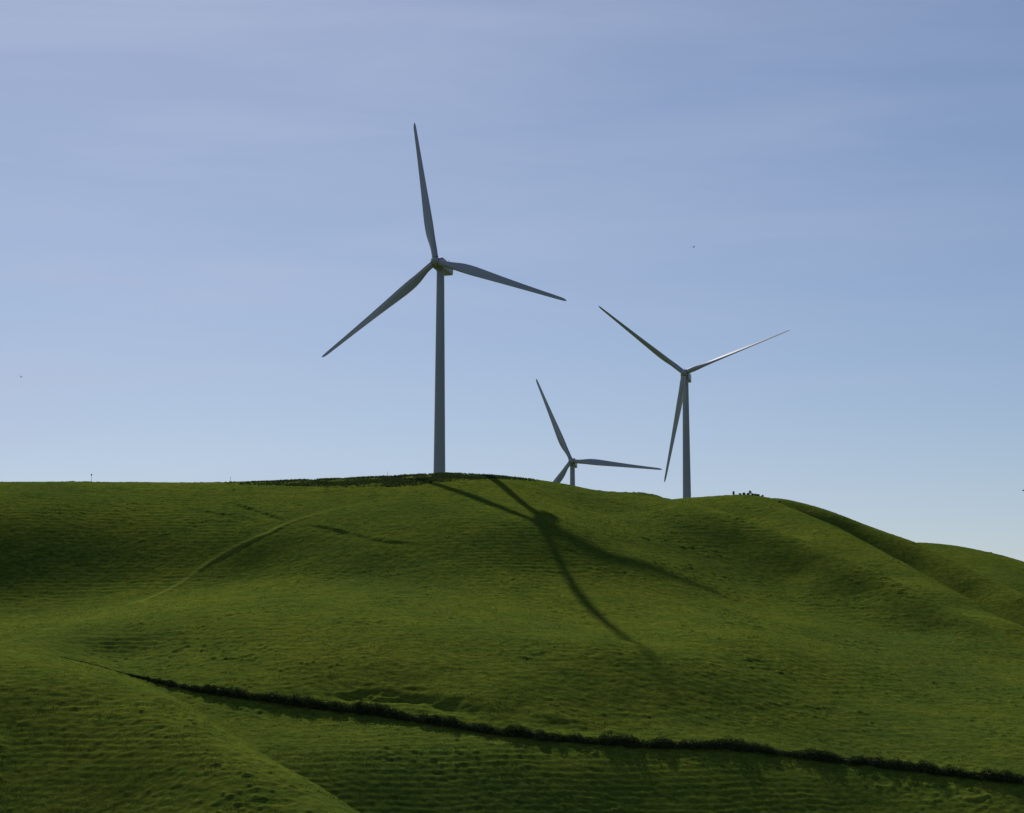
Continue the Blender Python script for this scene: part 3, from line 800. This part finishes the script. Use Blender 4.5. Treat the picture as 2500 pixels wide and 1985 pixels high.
def rounded_box(bm, sx, sy, sz, loc, bev=.25, seg=3, taper=None):
    g = bmesh.ops.create_cube(bm, size=1.0)['verts']
    for v_ in g:
        k = 1.0
        if taper and v_.co.y > 0: k = taper
        v_.co = Vector((v_.co.x * sx * k, v_.co.y * sy, v_.co.z * sz * k)) + Vector(loc)
    ed = list({e for v_ in g for e in v_.link_edges})
    bmesh.ops.bevel(bm, geom=ed, offset=bev, segments=seg, profile=.6, affect='EDGES')

def tube(bm, p0, p1, r0, r1=None, n=8):
    p0, p1 = Vector(p0), Vector(p1); d = (p1 - p0)
    m = Matrix.Translation((p0 + p1) / 2) @ d.to_track_quat('Z', 'Y').to_matrix().to_4x4()
    bmesh.ops.create_cone(bm, cap_ends=True, segments=n, radius1=r0, radius2=r1 if r1 is not None else r0, depth=d.length, matrix=m)

MESHES = {}
def shared(key, build):
    if key not in MESHES: MESHES[key] = build()
    return MESHES[key]

def mesh_of(v, f, mat, name):
    m = bpy.data.meshes.new(name); m.from_pydata(v, [], f); m.update()
    m.polygons.foreach_set('use_smooth', [True] * len(f)); m.materials.append(mat)
    m.set_sharp_from_angle(angle=R(50))
    return m

def bm_mesh(bm, mat, name, angle=.6):
    m = bpy.data.meshes.new(name); bm.to_mesh(m); bm.free()
    m.polygons.foreach_set('use_smooth', [True] * len(m.polygons)); m.materials.append(mat)
    m.set_sharp_from_angle(angle=angle)
    return m

def nacelle_mesh():
    # +Y runs downwind from the rotor; origin at the tower axis, shaft height 0
    bm = bmesh.new()
    rounded_box(bm, 3.7, 10.4, 3.8, (0, 2.5, .05), .6, 4, .93)
    rounded_box(bm, 2.5, 2.2, .55, (0, 5.2, 2.1), .15, 2)      # cooler housing on the roof
    bmesh.ops.create_cone(bm, cap_ends=True, segments=32, radius1=1.42, radius2=1.5, depth=.9, matrix=Matrix.Translation((0, 0, -1.75)))
    tube(bm, (0, -2.6, 0), (0, -3.1, 0), 1.35, 1.2, 32)
    return bm_mesh(bm, M_TOWER, 'nacelle')

def sensor_mesh():
    bm = bmesh.new()
    tube(bm, (.5, 6.0, 1.8), (.5, 6.0, 3.2), .05); tube(bm, (-.5, 6.0, 1.8), (-.5, 6.0, 3.0), .05)
    tube(bm, (-.7, 6.0, 2.9), (.7, 6.0, 2.9), .035)
    bmesh.ops.create_uvsphere(bm, u_segments=10, v_segments=6, radius=.14, matrix=Matrix.Translation((.5, 6, 3.25)))
    tube(bm, (-.5, 5.7, 3.05), (-.5, 6.4, 3.05), .05)
    return bm_mesh(bm, M_DARK, 'weather_mast')

def hub_mesh():
    # rotor frame: +Y downwind, origin at rotor centre
    prof = [(-2.15, .02), (-2.08, .45), (-1.85, .85), (-1.4, 1.25), (-.8, 1.52), (0, 1.62), (.7, 1.58), (1.0, 1.45), (1.02, .2)]
    n = 36
    rings = [[(math.cos(2 * math.pi * k / n) * r_, y, math.sin(2 * math.pi * k / n) * r_) for k in range(n)] for y, r_ in prof]
    v, f = loft(rings)
    return mesh_of(v, [tuple(reversed(q)) for q in f], M_BLADE, 'hub')

def collar_mesh():
    v, f = loft([circle(1.12, 1.1, 28), circle(1.12, 1.5, 28), circle(1.02, 1.54, 28)])
    return mesh_of(v, f, M_DARK, 'blade_bearing')

def wind_turbine(label, hub, yaw, phase, pitch, tweak=(0, 0, 0), span=50.0):
    """hub: rotor centre; yaw: degrees the rotor looks left of the camera; phase: first blade, degrees clockwise from up as seen from the front"""
    psi = R(yaw)
    tilt = R(5)
    a_flat = Vector((math.sin(psi), -math.cos(psi), 0))             # horizontal upwind direction
    axis = (a_flat * math.cos(tilt) + Vector((0, 0, math.sin(tilt)))).normalized()
    top = Vector(hub) - axis * 4.3
    gz = float(ground_height(np.array([top.x]), np.array([top.y]))[0])
    root = empty('wind_turbine', (top.x, top.y, gz), psi)
    tag(root, label, 'wind turbine', 'white three-bladed turbines on the hills')
    h = top.z - gz
    v, f = tower_geom(h - 1.9)
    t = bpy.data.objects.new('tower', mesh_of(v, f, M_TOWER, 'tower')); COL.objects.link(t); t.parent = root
    nac = bpy.data.objects.new('nacelle', shared('nacelle', nacelle_mesh)); COL.objects.link(nac); nac.parent = root
    nac.location = (0, 0, h); nac.rotation_euler = (-tilt, 0, 0)
    sm = bpy.data.objects.new('weather_mast', shared('mast', sensor_mesh)); COL.objects.link(sm); sm.parent = nac
    hb = bpy.data.objects.new('hub', shared('hub', hub_mesh)); COL.objects.link(hb); hb.parent = root
    # rotor frame in root space: x right, y downwind
    M0 = Matrix.Translation((0, 0, h)) @ Matrix.Rotation(-tilt, 4, 'X') @ Matrix.Translation((0, -4.3, 0))
    hb.matrix_local = M0
    for k in range(3):
        th = R(phase + 120 * k + tweak[k])
        d = Vector((math.sin(th), 0, math.cos(th))); tr = Vector((-math.cos(th), 0, math.sin(th)))
        # cone the blades slightly upwind
        cone = R(1)
        zax = (d * math.cos(cone) + Vector((0, -1, 0)) * math.sin(cone)).normalized()
        yax = zax.cross(tr).normalized(); xax = yax.cross(zax).normalized()
        Mb = Matrix((xax, yax, zax)).transposed().to_4x4()
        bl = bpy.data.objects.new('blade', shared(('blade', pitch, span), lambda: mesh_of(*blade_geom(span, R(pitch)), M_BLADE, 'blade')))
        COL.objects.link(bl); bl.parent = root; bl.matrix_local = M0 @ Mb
        cb = bpy.data.objects.new('blade_bearing', shared('collar', collar_mesh)); COL.objects.link(cb); cb.parent = bl
    return root

for args in TURBINES: wind_turbine(*args)

# ------------------------------------------------------------------ marker posts along the fence line of the crest
def marker_post(x, y, h, rad, head, label, sink=.3):
    z = float(ground_height(np.array([x]), np.array([y]))[0])
    root = empty('marker_post', (x, y, z))
    tag(root, label, 'post', 'thin posts along the skyline')
    bm = bmesh.new(); tube(bm, (0, 0, -sink), (0, 0, h), rad, rad * .85, 10)
    bm_obj('post', bm, M_METAL, root)
    if head:
        bm = bmesh.new()
        bmesh.ops.create_cone(bm, cap_ends=True, segments=20, radius1=head, radius2=head, depth=.1, matrix=Matrix.Translation((0, -rad - .06, h - head * .4)) @ Matrix.Rotation(R(90), 4, 'X'))
        bmesh.ops.bevel(bm, geom=list(bm.edges), offset=.02, segments=2, affect='EDGES')
        bm_obj('round_sign', bm, M_DARK, root, False)
    else:
        bm = bmesh.new(); bmesh.ops.create_uvsphere(bm, u_segments=10, v_segments=6, radius=rad * 1.25, matrix=Matrix.Translation((0, 0, h)))
        bm_obj('post_cap', bm, M_DARK, root)
    return root

for args in POSTS: marker_post(*args)

# ------------------------------------------------------------------ shrubs on the right hill
def shrub(x, y, w, h, stem, label, seed):
    rs = np.random.default_rng(seed)
    z = float(ground_height(np.array([x]), np.array([y]))[0])
    root = empty('shrub', (x, y, z))
    tag(root, label, 'shrub', 'small dark shrubs on the right hilltop')
    k = 240
    d = rs.normal(size=(k, 3)); d /= np.linalg.norm(d, axis=1, keepdims=True)
    lob = 1 + .25 * np.sin(d[:, 0] * 4 + seed) * np.cos(d[:, 2] * 5 + seed * 2)
    c = d * (rs.uniform(.35, 1, k) ** .5 * lob)[:, None] * np.array([w / 2, w / 2, (h - stem) / 2])
    c[:, 2] += stem + (h - stem) / 2 - .05
    v, f = leaf_cloud(c, .3, rs.uniform(.08, .17, k), rs)
    cloud_obj('foliage', v, f, M_SHRUB, root)
    bm = bmesh.new()
    tube(bm, (0, 0, -.3), (.03, 0, stem + (h - stem) * .5), .09, .05, 8)
    tube(bm, (0, 0, stem * .8), (w * .25, .05, stem + (h - stem) * .6), .05, .025, 6)
    tube(bm, (0, 0, stem * .7), (-w * .25, -.05, stem + (h - stem) * .55), .05, .025, 6)
    bm_obj('stem', bm, M_WOOD, root)

for i, args in enumerate(SHRUBS): shrub(*args, 30 + i)

# ------------------------------------------------------------------ birds
def bird(loc, heading, flap, label):
    # one continuous skin: body, neck, tail and both wings
    body = [(-.30, .02, .0), (-.22, .05, .0), (-.08, .085, .0), (.06, .08, .01), (.16, .05, .02), (.22, .042, .03), (.28, .012, .025)]
    n = 12; rings = []
    for x, r_, z in body:
        rings.append([(x, math.cos(2 * math.pi * k / n) * r_ * (1.6 if x < -.2 else 1), z + math.sin(2 * math.pi * k / n) * r_ * (.4 if x < -.2 else .85)) for k in range(n)])
    v, f = loft(rings)
    for s in (-1, 1):
        wr = []
        for t, c, sw in ((.04, .20, 0), (.22, .20, .05), (.40, .15, .02), (.55, .09, -.06), (.66, .02, -.15)):
            y = s * t; zz = .05 + math.sin(flap) * t * (1 if t < .4 else .8)
            wr.append([(sw + c * .6, y, zz), (sw, y, zz + .018), (sw - c * .5, y, zz), (sw, y, zz - .006)])
        wv, wf = loft(wr)
        o = len(v); v += wv; f += [tuple(q + o for q in ff) for ff in wf]
    b = link_mesh('bird', v, f, M_BIRD)
    b.location = loc; b.rotation_euler = (0, .1, heading)
    tag(b, label, 'bird', 'distant birds in the sky')

for args in BIRDS: bird(*args)
